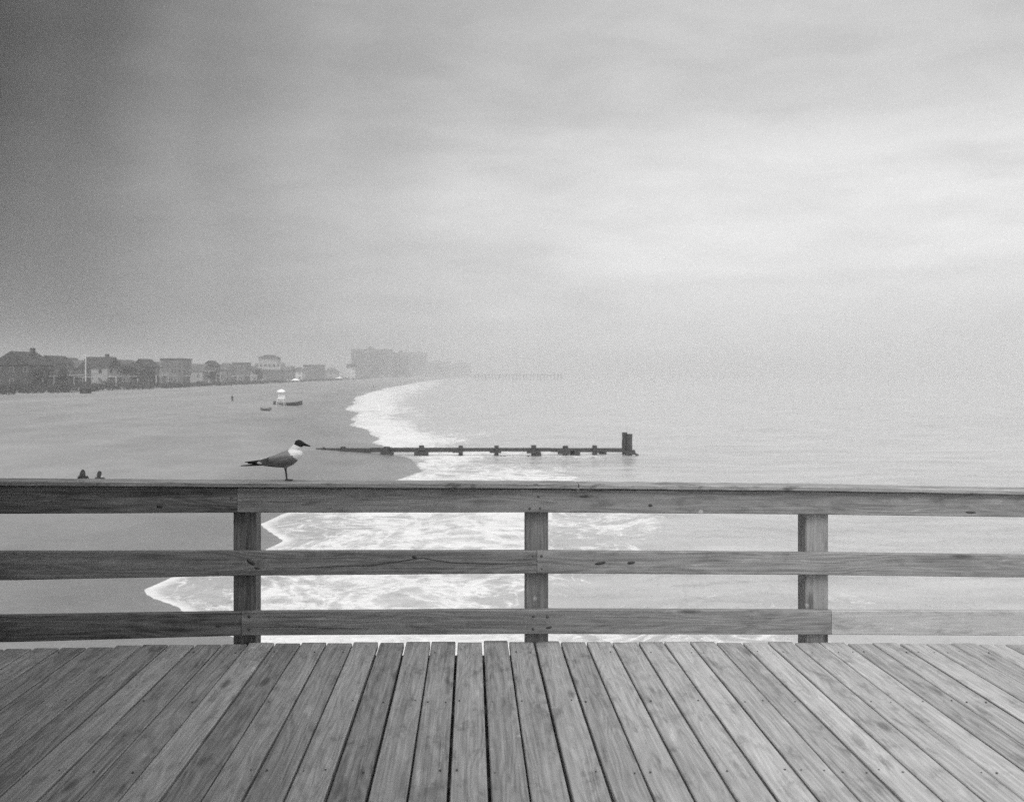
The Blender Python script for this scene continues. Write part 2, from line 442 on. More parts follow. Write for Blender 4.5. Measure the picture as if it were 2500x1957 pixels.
def exz(px,key,Y):
    pts=BN[key]
    if px<pts[0][0]: y=pts[0][1]+(px-pts[0][0])*(pts[1][1]-pts[0][1])/(pts[1][0]-pts[0][0])*.4
    elif px>pts[-1][0]: y=pts[-1][1]+(px-pts[-1][0])*(pts[-1][1]-pts[-2][1])/(pts[-1][0]-pts[-2][0])*.4
    else: y=interp(px,pts)
    return Z(y,Y)
def rail_board(name,kt,kb,px0,px1,Yf,Yb,rnd,mat,gap=0.0012,ch=.004,chew=0):
    mb=MB(); nodes=[]
    x0,x1=X(px0,Yf)+gap,X(px1,Yf)-gap; n=max(8,int((x1-x0)/.05))
    for i in range(n+1):
        x=x0+(x1-x0)*i/n; px=x/Yf*F+XV
        w=.0012*mnoise.noise((x*3,rnd*9,0))+chew*max(0,mnoise.noise((x*9,rnd*5,2)))
        nodes.append((x,exz(px,kt,Yf)-w,exz(px,kb,Yf)+.6*w))
    bar_mesh(mb,'x',nodes,Yf,Yb,ch)
    o=mb.build(name,mat,rail); world_child(o); set_rnd(o,rnd); return o
fa=[rail_board('top_rail','fascia_t','fascia_b',-700,579,YF,YF+.038,.16,M['rail']),
    rail_board('top_rail','fascia_t','fascia_b',579,3300,YF,YF+.038,.55,M['rail'])]
mi=[rail_board('middle_rail','mid_t','mid_b',-700,1311,YF,YF+.038,.42,M['rail']),
    rail_board('middle_rail','mid_t','mid_b',1311,3300,YF,YF+.038,.58,M['rail'])]
bo=[rail_board('bottom_rail','bot_t','bot_b',-700,589,YF+.002,YF+.038,.14,M['rail']),
    rail_board('bottom_rail','bot_t','bot_b',589,2030,YF-.002,YF+.038,.52,M['rail']),
    rail_board('bottom_rail','bot_t','bot_b',2030,3300,YF,YF+.038,1.35,M['rail'])]
YC=4.925
ca=[rail_board('cap_board','cap_t','cap_b',-700,1413,YC,YC+.142,.5,M['cap'],.003,.004,.004),
    rail_board('cap_board','cap_t','cap_b',1413,3300,YC,YC+.142,.62,M['cap'],.003,.005,.009)]
for px,r in ((-140,.2),(597,.24),(1311,.5),(1995,1.05),(2700,.6)):
    Y0=YF+.0395; w=.064; x=X(px,Y0)
    zt=exz(px,'cap_b',YC)-.001; zb=-.32
    mb=MB(); c=.006
    ring=[(-w+c,0),(w-c,0),(w,c),(w,.128-c),(w-c,.128),(-w+c,.128),(-w,.128-c),(-w,c)]
    zs=[zb+(zt-zb)*i/10 for i in range(11)]
    for z in zs:
        for (a,b) in ring: mb.v.append((x+a,Y0+b,z))
    for i in range(10):
        for k in range(8): mb.f.append((i*8+k,i*8+(k+1)%8,i*8+8+(k+1)%8,i*8+8+k))
    mb.f.append(tuple(range(8))[::-1]); mb.f.append(tuple(80+k for k in range(8)))
    o=mb.build('post',M['post'],rail); world_child(o); set_rnd(o,r)
# long dark crack, knots and nail heads on the boards' faces
def mark(name,parent,pts,mat,Y,rad):
    """flat lens-shaped scar following pts, 1.5 mm proud of the face"""
    mb=MB(); pts=[P(px,py,Y) for px,py in pts]; n=len(pts)
    up=[];dn=[]
    for i,p in enumerate(pts):
        r=rad*(math.sin(math.pi*(i+.15)/(n-1+.3)))**.5*(1+.5*mnoise.noise((i*1.7,p.x*3,1)))
        up.append(p+Vector((0,0,r))); dn.append(p-Vector((0,0,r)))
    for i in range(n-1):
        mb.poly([up[i],dn[i],dn[i+1],up[i+1]],[(0,1,2,3)])
        for q in (up,dn):
            mb.poly([q[i],q[i+1],q[i+1]+Vector((0,.004,0)),q[i]+Vector((0,.004,0))],[(0,1,2,3)])
    o=mb.build(name,mat,parent); o.matrix_parent_inverse.identity(); return o
def dense(pts,k=6):
    out=[]
    for (a,b),(c,d) in zip(pts,pts[1:]):
        for i in range(k): out.append((a+(c-a)*i/k,b+(d-b)*i/k+1.2*mnoise.noise((a+(c-a)*i/k*.05,0,0))))
    return out+[pts[-1]]
mark('crack',mi[0],dense([(735,1386),(820,1381),(905,1380),(965,1371),(1000,1366),(1035,1361),(1062,1367),(1105,1373),(1200,1376),(1300,1374)]),M['dark_mark'],YF-.0015,.0028)
mark('crack',bo[1],dense([(602,1531),(700,1529),(800,1532),(900,1534)]),M['dark_mark'],YF-.0035,.0016)
mark('crack',bo[1],dense([(640,1503),(720,1507),(800,1503)]),M['dark_mark'],YF-.0035,.0014)
def knot(parent,px,py,rx,ry,Y,rot=0,name='knot',mat=None):
    mb=MB(); c=P(px,py,Y); n=16; ring=[]
    for i in range(n):
        a=2*math.pi*i/n; k=1+.18*mnoise.noise((px+math.cos(a),py+math.sin(a),0))
        u,v=.78*rx/F*Y*k*math.cos(a),.72*ry/F*Y*k*math.sin(a)
        ring.append(c+Vector((u*math.cos(rot)-v*math.sin(rot),0,u*math.sin(rot)+v*math.cos(rot))))
    vs=[c-Vector((0,.0008,0))]+ring+[r+Vector((0,.004,0)) for r in ring]
    fs=[(0,1+i,1+(i+1)%n) for i in range(n)]+[(1+i,1+n+i,1+n+(i+1)%n,1+(i+1)%n) for i in range(n)]
    mb.poly(vs,fs); return mb.build(name,mat or M['dark_mark'],parent,smooth=True)
knot(mi[1],1466,1374,17,5,YF-.0015,.15); knot(mi[1],1541,1373,12,5,YF-.0015,.05)
knot(mi[0],612,1371,15,7,YF-.0015,-.6); knot(mi[0],628,1386,9,5,YF-.0015,-.2); knot(mi[0],1012,1359,7,6,YF-.0015)
knot(fa[1],1588,1233,6,5,YF-.0015); knot(fa[1],1426,1211,13,4,YF-.0015,.1); knot(fa[1],2370,1250,16,4,YF-.0015); knot(fa[0],390,1234,10,8,YF-.0015)
knot(bo[0],533,1527,8,5,YF-.0005)
nl=M['nail']
for px,py in ((1302,1504),(1336,1505),(1302,1535)): knot(bo[1],px,py,4.5,4.5,YF-.0036,0,'nail_head',nl)
knot(bo[1],1340,1531,9,4,YF-.0036,.1)
for px,py in ((1293,1241),(1319,1240),(1314,1212)): knot(fa[1],px,py,4,4,YF-.0016,0,'nail_head',nl)
knot(mi[0],1300,1357,3,3,YF-.0016,0,'nail_head',nl); knot(mi[1],1322,1357,4,5,YF-.0016,0,'nail_head',nl); knot(mi[1],1323,1388,3,3,YF-.0016,0,'nail_head',nl)
knot(bo[1],608,1504,5,5,YF-.0036,0,'nail_head',nl); knot(bo[1],608,1535,5,5,YF-.0036,0,'nail_head',nl)
knot(fa[0],565,1215,4,4,YF-.0016,0,'nail_head',nl); knot(fa[0],565,1240,4,4,YF-.0016,0,'nail_head',nl)

# ------------------------------------------------------------------ gull
GY=5.03
gx=X(697,GY); gz=exz(697,'cap_t',YC)
PXM=F/GY
def gp(px,py,w=0): return ((px-697)/PXM,w,(1172.5-py)/PXM)
def ring_loft(stations,seg=20):
    bm=bmesh.new(); rings=[]
    for (px,t,b,hw,e) in stations:
        cz=((1172.5-t)+(1172.5-b))/2/PXM; hz=(b-t)/2/PXM; r=[]
        for k in range(seg):
            a=2*math.pi*k/seg; r.append(bm.verts.new(((px-697)/PXM,hw*math.cos(a),cz+hz*math.sin(a))))
        rings.append(r)
    for a,b in zip(rings,rings[1:]):
        for k in range(seg): bm.faces.new((a[k],a[(k+1)%seg],b[(k+1)%seg],b[k]))
    bm.faces.new(rings[0][::-1]); bm.faces.new(rings[-1])
    bmesh.ops.recalc_face_normals(bm,faces=bm.faces)
    me=bpy.data.meshes.new('t'); bm.to_mesh(me); bm.free(); return me
body=ring_loft([(618,1127,1133,.010,0),(632,1123.5,1135,.020,0),(650,1118,1138,.034,0),(672,1110,1140.5,.048,0),(690,1102.5,1141.5,.056,0),(704,1097,1140,.058,0),(716,1093,1134,.053,0),(726,1094,1125,.043,0),(734,1099,1117,.027,0),(738.5,1104,1111,.010,0)])
caps=[(gp(712,1110),.034,gp(722,1096),.029),(gp(722,1096),.029,gp(730,1084.5),.0225),
 (gp(729,1081.5),(.0225,.0205,.0205),gp(736.5,1083.5),(.017,.016,.0155)),(gp(736,1082.5),.014,gp(745,1085),.0075),
 (gp(744,1084.5),.0070,gp(757.5,1089),.0028),(gp(744,1086),.006,gp(755,1089.5),.0022)]
for s in (-1,1):
    caps+=[(gp(705,1113,s*.044),(.03,.014,.020),gp(668,1121,s*.040),(.028,.010,.018)),
           (gp(668,1121,s*.040),(.020,.009,.016),gp(634,1127,s*.020),(.016,.006,.009)),
           (gp(636,1126,s*.019),(.014,.005,.008),gp(599,1128,s*.007),(.004,.003,.0025)),
           (gp(632,1130,s*.013),(.012,.005,.006),gp(606,1131,s*.005),(.004,.003,.0022)),
           (gp(698+s*-1,1137,s*.018),.012,gp(697.3-s,1146,s*.016),.0052),
           (gp(697.3-s,1146,s*.016),.0050,gp(699-s,1158,s*.016),.0042),
           (gp(699-s,1158,s*.016),.0046,gp(700-s,1171,s*.016),.0040)]
    for da in (-.5,0,.5):
        c=gp(700-s,1171.3,s*.016); caps.append((c,.0036,(c[0]+.034*math.cos(da),c[1]+.034*math.sin(da),c[2]-.0008),.0024))
    caps.append((gp(700-s,1171,s*.016),.0034,gp(696-s,1171.6,s*.016),.0022))
caps.append((gp(640,1134),(.02,.018,.006),gp(592,1136.5),(.010,.022,.0028)))
gm=NT('gull_plumage_belly_shade'); a=gm.attr('tone'); fn=gm.noise(gm.mapping(gm.objco(),(40,90,120)),1,4)
gv=gm.math('MULTIPLY',a,gm.math('MULTIPLY_ADD',fn,.5,.75)); gm.l(gm.grey(gv),gm.b.inputs['Base Color']); gm.b.inputs['Roughness'].default_value=.75
gm.b.inputs['Specular IOR Level'].default_value=.2; gm.bump(fn,.25,.004)
gull=organic('gull',caps,.0019,[gm.m],3,None,[body])
gull.location=(gx,GY,gz); tag(gull,'dark hooded gull with white neck and grey back standing on the railing cap','gull')
tone=[]
for v in gull.data.vertices:
    px=v.co.x*PXM+697; py=1172.5-v.co.z*PXM; w=abs(v.co.y)
    hood=(px-720)*.62-(py-1084)         # line from nape down to throat
    if py>1143 : t=.045
    elif px>718 and py<1084+ (px-720)*.42 : t=.012
    elif px>741: t=.02
    elif px>706 and py<1100+(px-706)*.95+4*mnoise.noise((px*.3,py*.3,0)): t=.62
    elif px>718 and py<1122-(730-px)*.2 and px>727: t=.72
    elif ((px-635.5)/6.5)**2+((py-1129.3)/2.9)**2<1 and w>.009: t=.75
    elif px<634: t=.012
    elif py>1133-(697-px)*.02 and px>640: t=.16  # grey underside: shade painted into the tone of a paler belly
    elif px<660 and py<1124: t=.05
    else: t=.12+.07*smooth(1124,1106,py)
    tone.append(t)
at=gull.data.attributes.new('tone','FLOAT','POINT'); at.data.foreach_set('value',tone)
for sd in (-1,1):
    c=Vector(gp(738,1081.3,sd*.0152)); e=MB(); e.tube([c-Vector((0,sd*.003,0)),c+Vector((0,sd*.0018,0))],[.0034,.0022],8); e.build('eye',M['glass'],gull)

# ------------------------------------------------------------------ groin
GRY=ydist(1111)
groin=thing('groin','low dark timber groin running into the surf, two tall piles at its end','groin',(0,GRY,WATER))
def gch(mb,name,mat=None):
    o=mb.build(name,mat or M['wet_timber'],groin); o.location=-Vector(groin.location); return o
def gX(px): return X(px,GRY)
def gZ(py): return Z(py,GRY)
b=MB(); b.box(gX(772),gX(905),GRY-.12,GRY+.12,gZ(1112),gZ(1093.5)); gch(b,'wale')
b=MB(); b.box(gX(905)+.01,gX(1130),GRY-.13,GRY+.13,gZ(1103),gZ(1092.5)); gch(b,'wale')
b=MB(); b.box(gX(1130)+.01,gX(1345),GRY-.13,GRY+.13,gZ(1101.5),gZ(1093)); gch(b,'wale')
b=MB(); b.box(gX(1345)+.01,gX(1525),GRY-.13,GRY+.13,gZ(1103),gZ(1093.5)); gch(b,'wale')
for px,t,bt,w in ((793,1090,1100,6),(840,1089,1098,14),(945,1089,1110,16),(1030,1086,1112,14),(1125,1086.5,1114,12),(1211,1086.5,1114,12),(1303,1085.5,1113,14),(1380,1087,1113,15),(1450,1086,1113,13)):
    w2=w/2/F*GRY
    b=MB(); b.tube([(gX(px),GRY-.34,WATER-1.2),(gX(px)+random.uniform(-.04,.04),GRY-.34,gZ(t))],[w2*1.02,w2*.92],10); gch(b,'pile')
# bolted side blocks below the wale at each pile
for px,wl,wr,t,bt in ((840,3,10,1095,1104),(945,15,18,1095,1109),(945,-8,14,1090,1100),(1030,18,17,1098,1113),(1030,8,9,1092,1100),(1125,20,4,1098,1103.5),(1211,16,12,1099,1104),(1303,18,16,1099,1105),(1303,-4,17,1104,1111),(1380,20,20,1094,1107),(1392,2,22,1098,1111),(1450,-4,22,1097,1104),(1462,2,16,1101,1107)):
    b=MB(); b.box(gX(px-wl),gX(px+wr),GRY-.62,GRY-.50,gZ(bt),gZ(t)); gch(b,'block')
for px in (1214,1222,1231,1289,1299,1311): 
    b=MB(); b.box(gX(px-3),gX(px+3),GRY-.6,GRY-.45,gZ(1113),gZ(1110)); gch(b,'block')
for px,t,r,dy in ((1525.5,1055.5,6.2,.15),(1536,1058.5,6.4,-.2)):
    r=r/F*GRY; b=MB(); zz=[WATER-1.5]+[WATER+(gZ(t)-WATER)*i/6 for i in range(7)]
    b.tube([(gX(px)+.012*math.sin(z*5),GRY+dy,z) for z in zz],[r*(1+.05*math.sin(i*2.1)) for i in range(8)],14); gch(b,'end_pile')
b=MB(); b.poly([(gX(1520),GRY-.7,gZ(1099)),(gX(1546),GRY-.7,gZ(1096)),(gX(1549),GRY-.7,gZ(1107)),(gX(1528),GRY-.7,gZ(1108)),
  (gX(1520),GRY-.5,gZ(1099)),(gX(1546),GRY-.5,gZ(1096)),(gX(1549),GRY-.5,gZ(1107)),(gX(1528),GRY-.5,gZ(1108))],[(0,1,2,3),(4,5,6,7),(0,1,5,4),(1,2,6,5),(2,3,7,6),(3,0,4,7)]); gch(b,'brace')
b=MB(); b.tube([(gX(1540),GRY-.6,gZ(1102)),(gX(1555),GRY-.6,gZ(1110))],.09,8); gch(b,'brace')

# ------------------------------------------------------------------ far fishing pier
FPY=990.0
fp=thing('fishing_pier','faint distant pier on rows of thin piles out over the sea','pier',(0,FPY,WATER))
def fch(mb,name): o=mb.build(name,M['concrete'],fp); o.location=-Vector(fp.location); return o
b=MB(); b.box(X(1150,FPY),X(1374,FPY),FPY-2.5,FPY+2.5,Z(915.2,FPY),Z(914,FPY)); fch(b,'pier_deck')
px=1160
while px<1374:
    w=.42 if px<1345 else .62; t=913.6 if px<1345 else 911.2
    b=MB(); b.tube([(X(px,FPY),FPY-1.9,WATER-2),(X(px,FPY),FPY-1.9,Z(t,FPY))],w,8); fch(b,'pile')
    px+=8.4
# ------------------------------------------------------------------ houses along the dune
def base_for(px,xw=-128.):
    Y=F*(-xw)/(XV-px); return Y
def house(px0,px1,roof_py,kind,wall,roof,label,name='beach_house',xw=-128.,depth=11,chim=False,porch=True,fl=None,group='houses along the dune'):
    pc=(px0+px1)/2; Y=base_for(pc,xw); xc=X(pc,Y); w=(px1-px0)/F*Y
    zb=beach_z(xc,Y)-.3; zt=Z(roof_py,Y)
    H=max(4.0,zt-zb); rh=0 if kind=='flat' else min(H*.36,w*.42); wh=H-rh
    t=thing(name,label,'house',(xc,Y,zb),random.uniform(-.06,.06),group)
    x0,x1,y0,y1=-w/2,w/2,-depth/2,depth/2
    MB().box(x0,x1,y0,y1,0,wh).build('wall',M[wall],t)
    r=MB(); e=.5
    if kind=='gable':    # ridge runs back from the sea-facing gable end towards the view
        r.poly([(x0-e,y0-e,wh-.2),(0,y0-e,wh+rh),(x1+e,y0-e,wh-.2),(x0-e,y1+e,wh-.2),(0,y1+e,wh+rh),(x1+e,y1+e,wh-.2)],[(0,1,4,3),(1,2,5,4),(0,2,1),(3,4,5),(0,3,5,2)])
    elif kind=='side':
        r.poly([(x0-e,y0-e,wh-.2),(x0-e,0,wh+rh),(x0-e,y1+e,wh-.2),(x1+e,y0-e,wh-.2),(x1+e,0,wh+rh),(x1+e,y1+e,wh-.2)],[(0,1,4,3),(1,2,5,4),(0,2,1),(3,4,5),(0,3,5,2)])
    elif kind=='hip':
        r.poly([(x0-e,y0-e,wh-.1),(x1+e,y0-e,wh-.1),(x1+e,y1+e,wh-.1),(x0-e,y1+e,wh-.1),(x0+w*.3,-depth*.1,wh+rh),(x1-w*.3,-depth*.1,wh+rh),(x1-w*.3,depth*.1,wh+rh),(x0+w*.3,depth*.1,wh+rh)],
               [(0,1,5,4),(1,2,6,5),(2,3,7,6),(3,0,4,7),(4,5,6,7),(3,2,1,0)])
    else:
        r.box(x0-.3,x1+.3,y0-.3,y1+.3,wh+.003,wh+.5)
    ro=r.build('roof',M[roof],t)
    if chim: MB().box(w*.18,w*.18+1.0,-.6,.6,wh+rh*.2,wh+rh+1.0).build('chimney',M['wall_dark'],ro)
    nf=fl or max(1,int(wh/2.9)); fh=wh/nf; nw=max(2,int(w/3.2))
    for f in range(nf):
        for k in range(nw):
            if (f*7+k*3)%5 in (1,4): continue
            cx=x0+(k+.5)*w/nw; zc=f*fh+fh*.55
            ww=min(.62,w/nw*.3); win=MB().box(cx-ww,cx+ww,y0-.06,y0+.05,zc-.75,zc+.75).build('window',M['trim'],t)
            MB().box(cx-ww+.12,cx+ww-.12,y0-.09,y0-.063,zc-.63,zc+.63).build('pane',M['glass'],win)
        for k in range(2):
            cy=y0+(k+.5)*depth/2; zc=f*fh+fh*.55
            win=MB().box(x1-.05,x1+.06,cy-1.1,cy+1.1,zc-.8,zc+.8).build('window',M['trim'],t)
            MB().box(x1+.063,x1+.09,cy-.97,cy+.97,zc-.67,zc+.67).build('pane',M['glass'],win)
    if porch:
        p=MB(); z=fh; p.box(x1+.1,x1+3.2,y0,y1,z-.2,z)
        for yy in (y0+.2,0,y1-.2): p.box(x1+2.9,x1+3.1,yy-.1,yy+.1,0,z-.2)
        po=p.build('balcony',M['pale_timber'],t)
        q=MB(); q.box(x1+3.08,x1+3.16,y0,y1,z+.95,z+1.05)
        for i in range(9):
            yy=y0+.05+(depth-.1)*i/8; q.box(x1+3.09,x1+3.15,yy-.03,yy+.03,z,z+.95)
        q.build('balustrade',M['trim'],po)
    return t
H=house
H(8,108,858,'gable','wall_dark','roof_dark','big dark gabled house nearest the camera, at the left edge of the dune row',depth=12,chim=True)
H(112,158,868,'gable','wall_mid','roof_dark','grey house with a dark steep gable right beside the big dark house')
H(160,204,879,'side','wall_mid','roof_mid','low grey house just left of the pale pole')
H(213,280,871,'side','wall_pale','roof_dark','pale house with dark roof and chimney just right of the pale pole',chim=True)
H(284,330,878,'gable','wall_mid','roof_mid','grey gabled house beside a dark tree, right of the chimneyed pale house')
H(334,376,876,'gable','wall_dark','roof_dark','dark gabled house with its steep roof behind the dark tree')
H(378,404,884,'hip','wall_pale','roof_mid','narrow pale house with low hip roof left of a flat topped block')
H(402,458,878,'flat','wall_mid','roof_dark','flat topped grey block in the middle of the dune row')
H(462,504,888,'side','wall_pale','roof_mid','low pale house right of the flat topped grey block')
H(505,530,880,'gable','wall_dark','roof_dark','slim dark gabled house rising above its low neighbours')
H(533,572,886,'hip','wall_mid','roof_mid','grey hip roofed house right of the slim dark gable')
H(574,606,887,'flat','wall_mid','roof_mid','small flat roofed grey house left of the hotel')
H(606,632,893,'gable','wall_pale','roof_mid','small pale gabled house tucked against the foot of the hotel')
H(692,716,893,'side','wall_mid','roof_mid','grey house right of the hotel under a long roof',porch=False)
H(718,742,896,'gable','wall_white','roof_mid','white gabled cottage halfway between the hotel and the tall condominium',porch=False)
H(744,790,892,'flat','wall_mid','roof_dark','wide grey flat roofed house left of the tall condominium',porch=False)
H(794,826,898,'hip','wall_pale','roof_mid','pale low house in front of the tall condominium',porch=False)
H(848,868,888,'side','wall_white','roof_dark','white house with a dark roof against the near corner of the tall condominium',porch=False,xw=-110)
# second row behind, filling the skyline
H(60,118,872,'side','wall_dark','roof_dark','dark house behind the two nearest gables',xw=-165,porch=False)
H(238,300,880,'hip','wall_mid','roof_dark','dark hip roof behind the chimneyed pale house',xw=-160,porch=False)
H(352,412,883,'side','wall_dark','roof_dark','dark roofed house behind the narrow pale house',xw=-160,porch=False)
H(556,622,893,'side','wall_mid','roof_mid','long grey house behind the small houses by the hotel',xw=-150,porch=False)
H(636,690,905,'flat','wall_mid','roof_mid','low grey block at the seaward foot of the hotel',xw=-124,porch=False)
H(14,60,866,'side','wall_dark','roof_dark','dark long roofed house behind the big dark house at the left edge',xw=-185,porch=False)
H(92,132,876,'hip','wall_mid','roof_dark','dark hip roof showing between the two nearest gables',xw=-190,porch=False)
H(150,196,873,'gable','wall_dark','roof_dark','dark gable rising behind the low grey house left of the pale pole',xw=-180,porch=False)
H(186,226,884,'flat','wall_mid','roof_dark','flat grey house behind the pale pole',xw=-170,porch=False)
H(300,345,881,'side','wall_mid','roof_dark','grey long roofed house behind the grey gable and the dark tree',xw=-185,porch=False)
H(430,480,886,'gable','wall_mid','roof_dark','grey gable showing past the right end of the flat topped block',xw=-165,porch=False)
H(485,540,889,'hip','wall_mid','roof_mid','grey hip roof behind the slim dark gable',xw=-170,porch=False)
# hotel with a lantern roof
Y=base_for(660,-150); xc=X(660,Y); w=62/F*Y; zb=beach_z(xc,Y)-.3
ht=thing('hotel','pale hotel with a dark raised roof standing above the low houses','hotel',(xc,Y,zb))
hz=Z(886,Y)-zb; tz=Z(870,Y)-zb
MB().box(-w/2,w/2,-9,9,0,hz).build('wall',M['wall_pale'],ht)
MB().box(-w*.40,w*.34,-6,6,hz+.003,tz-1.2).build('penthouse',M['wall_pale'],ht)
MB().poly([(-w*.46,-7,tz-1.2),(w*.4,-7,tz-1.2),(w*.4,7,tz-1.2),(-w*.46,7,tz-1.2),(-w*.15,-2,tz+1.2),(w*.1,-2,tz+1.2),(w*.1,2,tz+1.2),(-w*.15,2,tz+1.2)],[(0,1,5,4),(1,2,6,5),(2,3,7,6),(3,0,4,7),(4,5,6,7),(3,2,1,0)]).build('roof',M['roof_dark'],ht)
for f in range(3):
    for k in range(6):
        cx=-w/2+(k+.5)*w/6; z=hz*(f+.55)/3; o=MB().box(cx-.8,cx+.8,-9.1,-8.95,z-.9,z+.9).build('window',M['glass'],ht)
# condominium blocks
def block(px0,px1,py,Y,name,label,bands,depth=24):
    xc=X((px0+px1)/2,Y); w=(px1-px0)/F*Y; zb=-3.0; Ht=Z(py,Y)-zb
    t=thing(name,label,'apartment block',(xc,Y,zb))
    MB().box(-w/2,w/2,-depth/2,depth/2,0,Ht).build('wall',M['concrete'],t)
    MB().box(-w/2-.3,w/2+.3,-depth/2-.3,depth/2+.3,Ht+.003,Ht+1.0).build('parapet',M['roof_mid'],t)
    MB().box(-w*.12,w*.06,-4,4,Ht+1.003,Ht+4).build('penthouse',M['wall_mid'],t)
    for i in range(bands):
        z=Ht*(i+1)/(bands+1)
        o=MB().box(-w/2+1,w/2-1,-depth/2-1.5,-depth/2-.003,z-.15,z+.15).build('balcony',M['wall_pale'],t)
        q=MB().box(-w/2+1.5,w/2-1.5,-depth/2-.08,-depth/2-.003,z+.5,z+2.1)
        q.build('glazing',M['glass'],t)
    return t
block(862,956,855,1120,'condominium','tall broad condominium block fading into the haze at the end of the houses',9,40)
block(957,1003,863,1180,'condominium','slightly lower condominium joined to the right of the tall broad one',8,30)
block(1006,1042,862,1480,'condominium','pale slim apartment tower right of the joined condominiums, nearly lost in haze',8,26)
block(1044,1100,884,1700,'apartment_block','low faint apartment block beyond the slim tower, above the surf line',5,26)
block(1104,1150,888,2000,'apartment_block','farthest apartment block, the faintest shape on the horizon',4,26)
# utility pole
Y=base_for(209,-120); zb=beach_z(X(209,Y),Y)
pl=thing('utility_pole','tall pale pole standing between the low grey house and the chimneyed house','pole',(X(209,Y),Y,zb-.3))
MB().tube([(0,0,0),(0,0,Z(860,Y)-zb)],[.22,.15],8).build('shaft',M['pale_timber'],pl)
MB().box(-1.1,1.1,-.08,.08,Z(866,Y)-zb,Z(866,Y)-zb+.2).build('crossarm',M['pale_timber'],pl)
# ------------------------------------------------------------------ foliage
def leaves(mb,c,rx,ry,rz,n,size):
    for _ in range(n):
        while True:
            d=Vector((random.uniform(-1,1),random.uniform(-1,1),random.uniform(-1,1)))
            if .25<d.length<1: break
        k=.6+.55*mnoise.noise((d*1.7+Vector(c)*.21))+.3
        p=Vector(c)+Vector((d.x*rx,d.y*ry,d.z*rz))*k
        u=Vector((random.gauss(0,1),random.gauss(0,1),random.gauss(0,1))).normalized(); v=u.orthogonal().normalized()
        s=size*random.uniform(.6,1.3)
        mb.quad(p-u*s,p-v*s*.5,p+u*s,p+v*s*.5)
mb=MB()
for i in range(560):
    Y=175*(1300/175)**(random.random()**1.25); x=random.uniform(-119,-102)-8*smooth(600,1200,Y)
    if Y<225: x-=random.uniform(0,6)
    hgt=random.uniform(.5,1.25)*(1.25 if Y<330 else .95); z=beach_z(x,Y)
    leaves(mb,(x,Y,z+hgt*.6),random.uniform(1.2,3.0),random.uniform(1.5,4),hgt,46,.34)
sc=mb.build('dune_scrub',M['scrub'],fix=False); tag(sc,'dark low scrub covering the dune in front of the houses','scrub',kind='stuff')
def tree(px,py,Yx,h,rad,label,cr=900):
    Y=base_for(px,Yx); x=X(px,Y); z=beach_z(x,Y)
    t=thing('tree',label,'tree',(x,Y,z-.2),0,'trees among the houses')
    tr=MB(); tr.tube([(0,0,0),(.1,.05,h*.3),(.0,.1,h*.62)],[.28,.2,.1],8)
    for a in range(5):
        an=a*1.26; tr.tube([(0.05,.05,h*(.3+.05*a)),(rad*.6*math.cos(an),rad*.6*math.sin(an),h*(.6+.05*a))],[.11,.04],6)
    tr.build('trunk',M['bark'],t)
    cm=MB()
    for k in range(9):
        an=random.uniform(0,6.28); rr=rad*random.uniform(.1,.65)
        leaves(cm,(rr*math.cos(an),rr*math.sin(an),h*random.uniform(.45,.9)),rad*.5,rad*.5,h*.17,cr//9,.3)
    cm.build('crown',M['scrub'],t,fix=False)
tree(322,0,-118,8.5,4.2,'dark round tree in front of the grey gabled house')
tree(356,0,-116,7.5,3.4,'dark tree growing against the dark steep roofed house')
tree(150,0,-118,6.0,3.0,'small dark tree at the foot of the grey house with a steep dark gable')
tree(100,0,-117,7.0,4.0,'dark bushy tree beside the big dark house at the left edge')
tree(520,0,-114,7.0,3.4,'small hazy tree below the slim dark gable')
tree(632,0,-114,8.0,4.0,'dark hazy tree at the left foot of the hotel')

# ------------------------------------------------------------------ things on the sand
def place(name,label,cat,px,py,rz=0,group=None):
    p=on_beach(px,py); t=thing(name,label,cat,p,rz,group); return t,F/p.y
# dark hut
t,k=place('beach_hut','small dark hut on the sand below the dune, below the pale pole','hut',209,960)
w=20/k; h=17/k
MB().box(-w/2,w/2,-w/2,w/2,0,h*.72).build('wall',M['dark_cloth'],t)
MB().poly([(-w*.6,-w*.6,h*.7),(w*.6,-w*.6,h*.7),(w*.6,w*.6,h*.7),(-w*.6,w*.6,h*.7),(0,-w*.1,h*1.1),(0,w*.1,h*1.1)],[(0,1,4),(1,2,5,4),(2,3,5),(3,0,4,5),(3,2,1,0)]).build('roof',M['roof_dark'],t)
MB().box(-.35,.35,-w/2-.05,-w/2-.003,0,h*.6).build('door',M['wall_dark'],t)
# lifeguard stand
t,k=place('lifeguard_stand','pale timber lifeguard stand on the open beach between the dark boat and the small boat','lifeguard stand',686,991)
sp=Vector(t.location)
for sx in (-1,1):
    for sy in (-1,1):
        MB().tube([(sx*.75,sy*.8,0),(sx*.5,sy*.45,1.35)],.06,6).build('leg',M['pale_timber'],t)
MB().box(-.62,.62,-.55,.55,1.35,1.43).build('seat',M['white_paint'],t)
MB().box(-.62,.62,.5,.56,1.433,2.0).build('backrest',M['white_paint'],t)
lad=MB()
for i in range(4): lad.box(-.5,.5,-.84+.1*i,-.78+.1*i,.25+.3*i,.31+.3*i)
lad.build('ladder',M['pale_timber'],t)
um=thing('beach_umbrella','white umbrella raised over the lifeguard stand','umbrella',(sp.x,sp.y+.1,sp.z))
zt=41/k; rr=11.5/k
MB().tube([(0,0,1.45),(0,0,zt)],.03,8).build('pole',M['pale_timber'],um)
cn=MB(); n=16; rg=[]
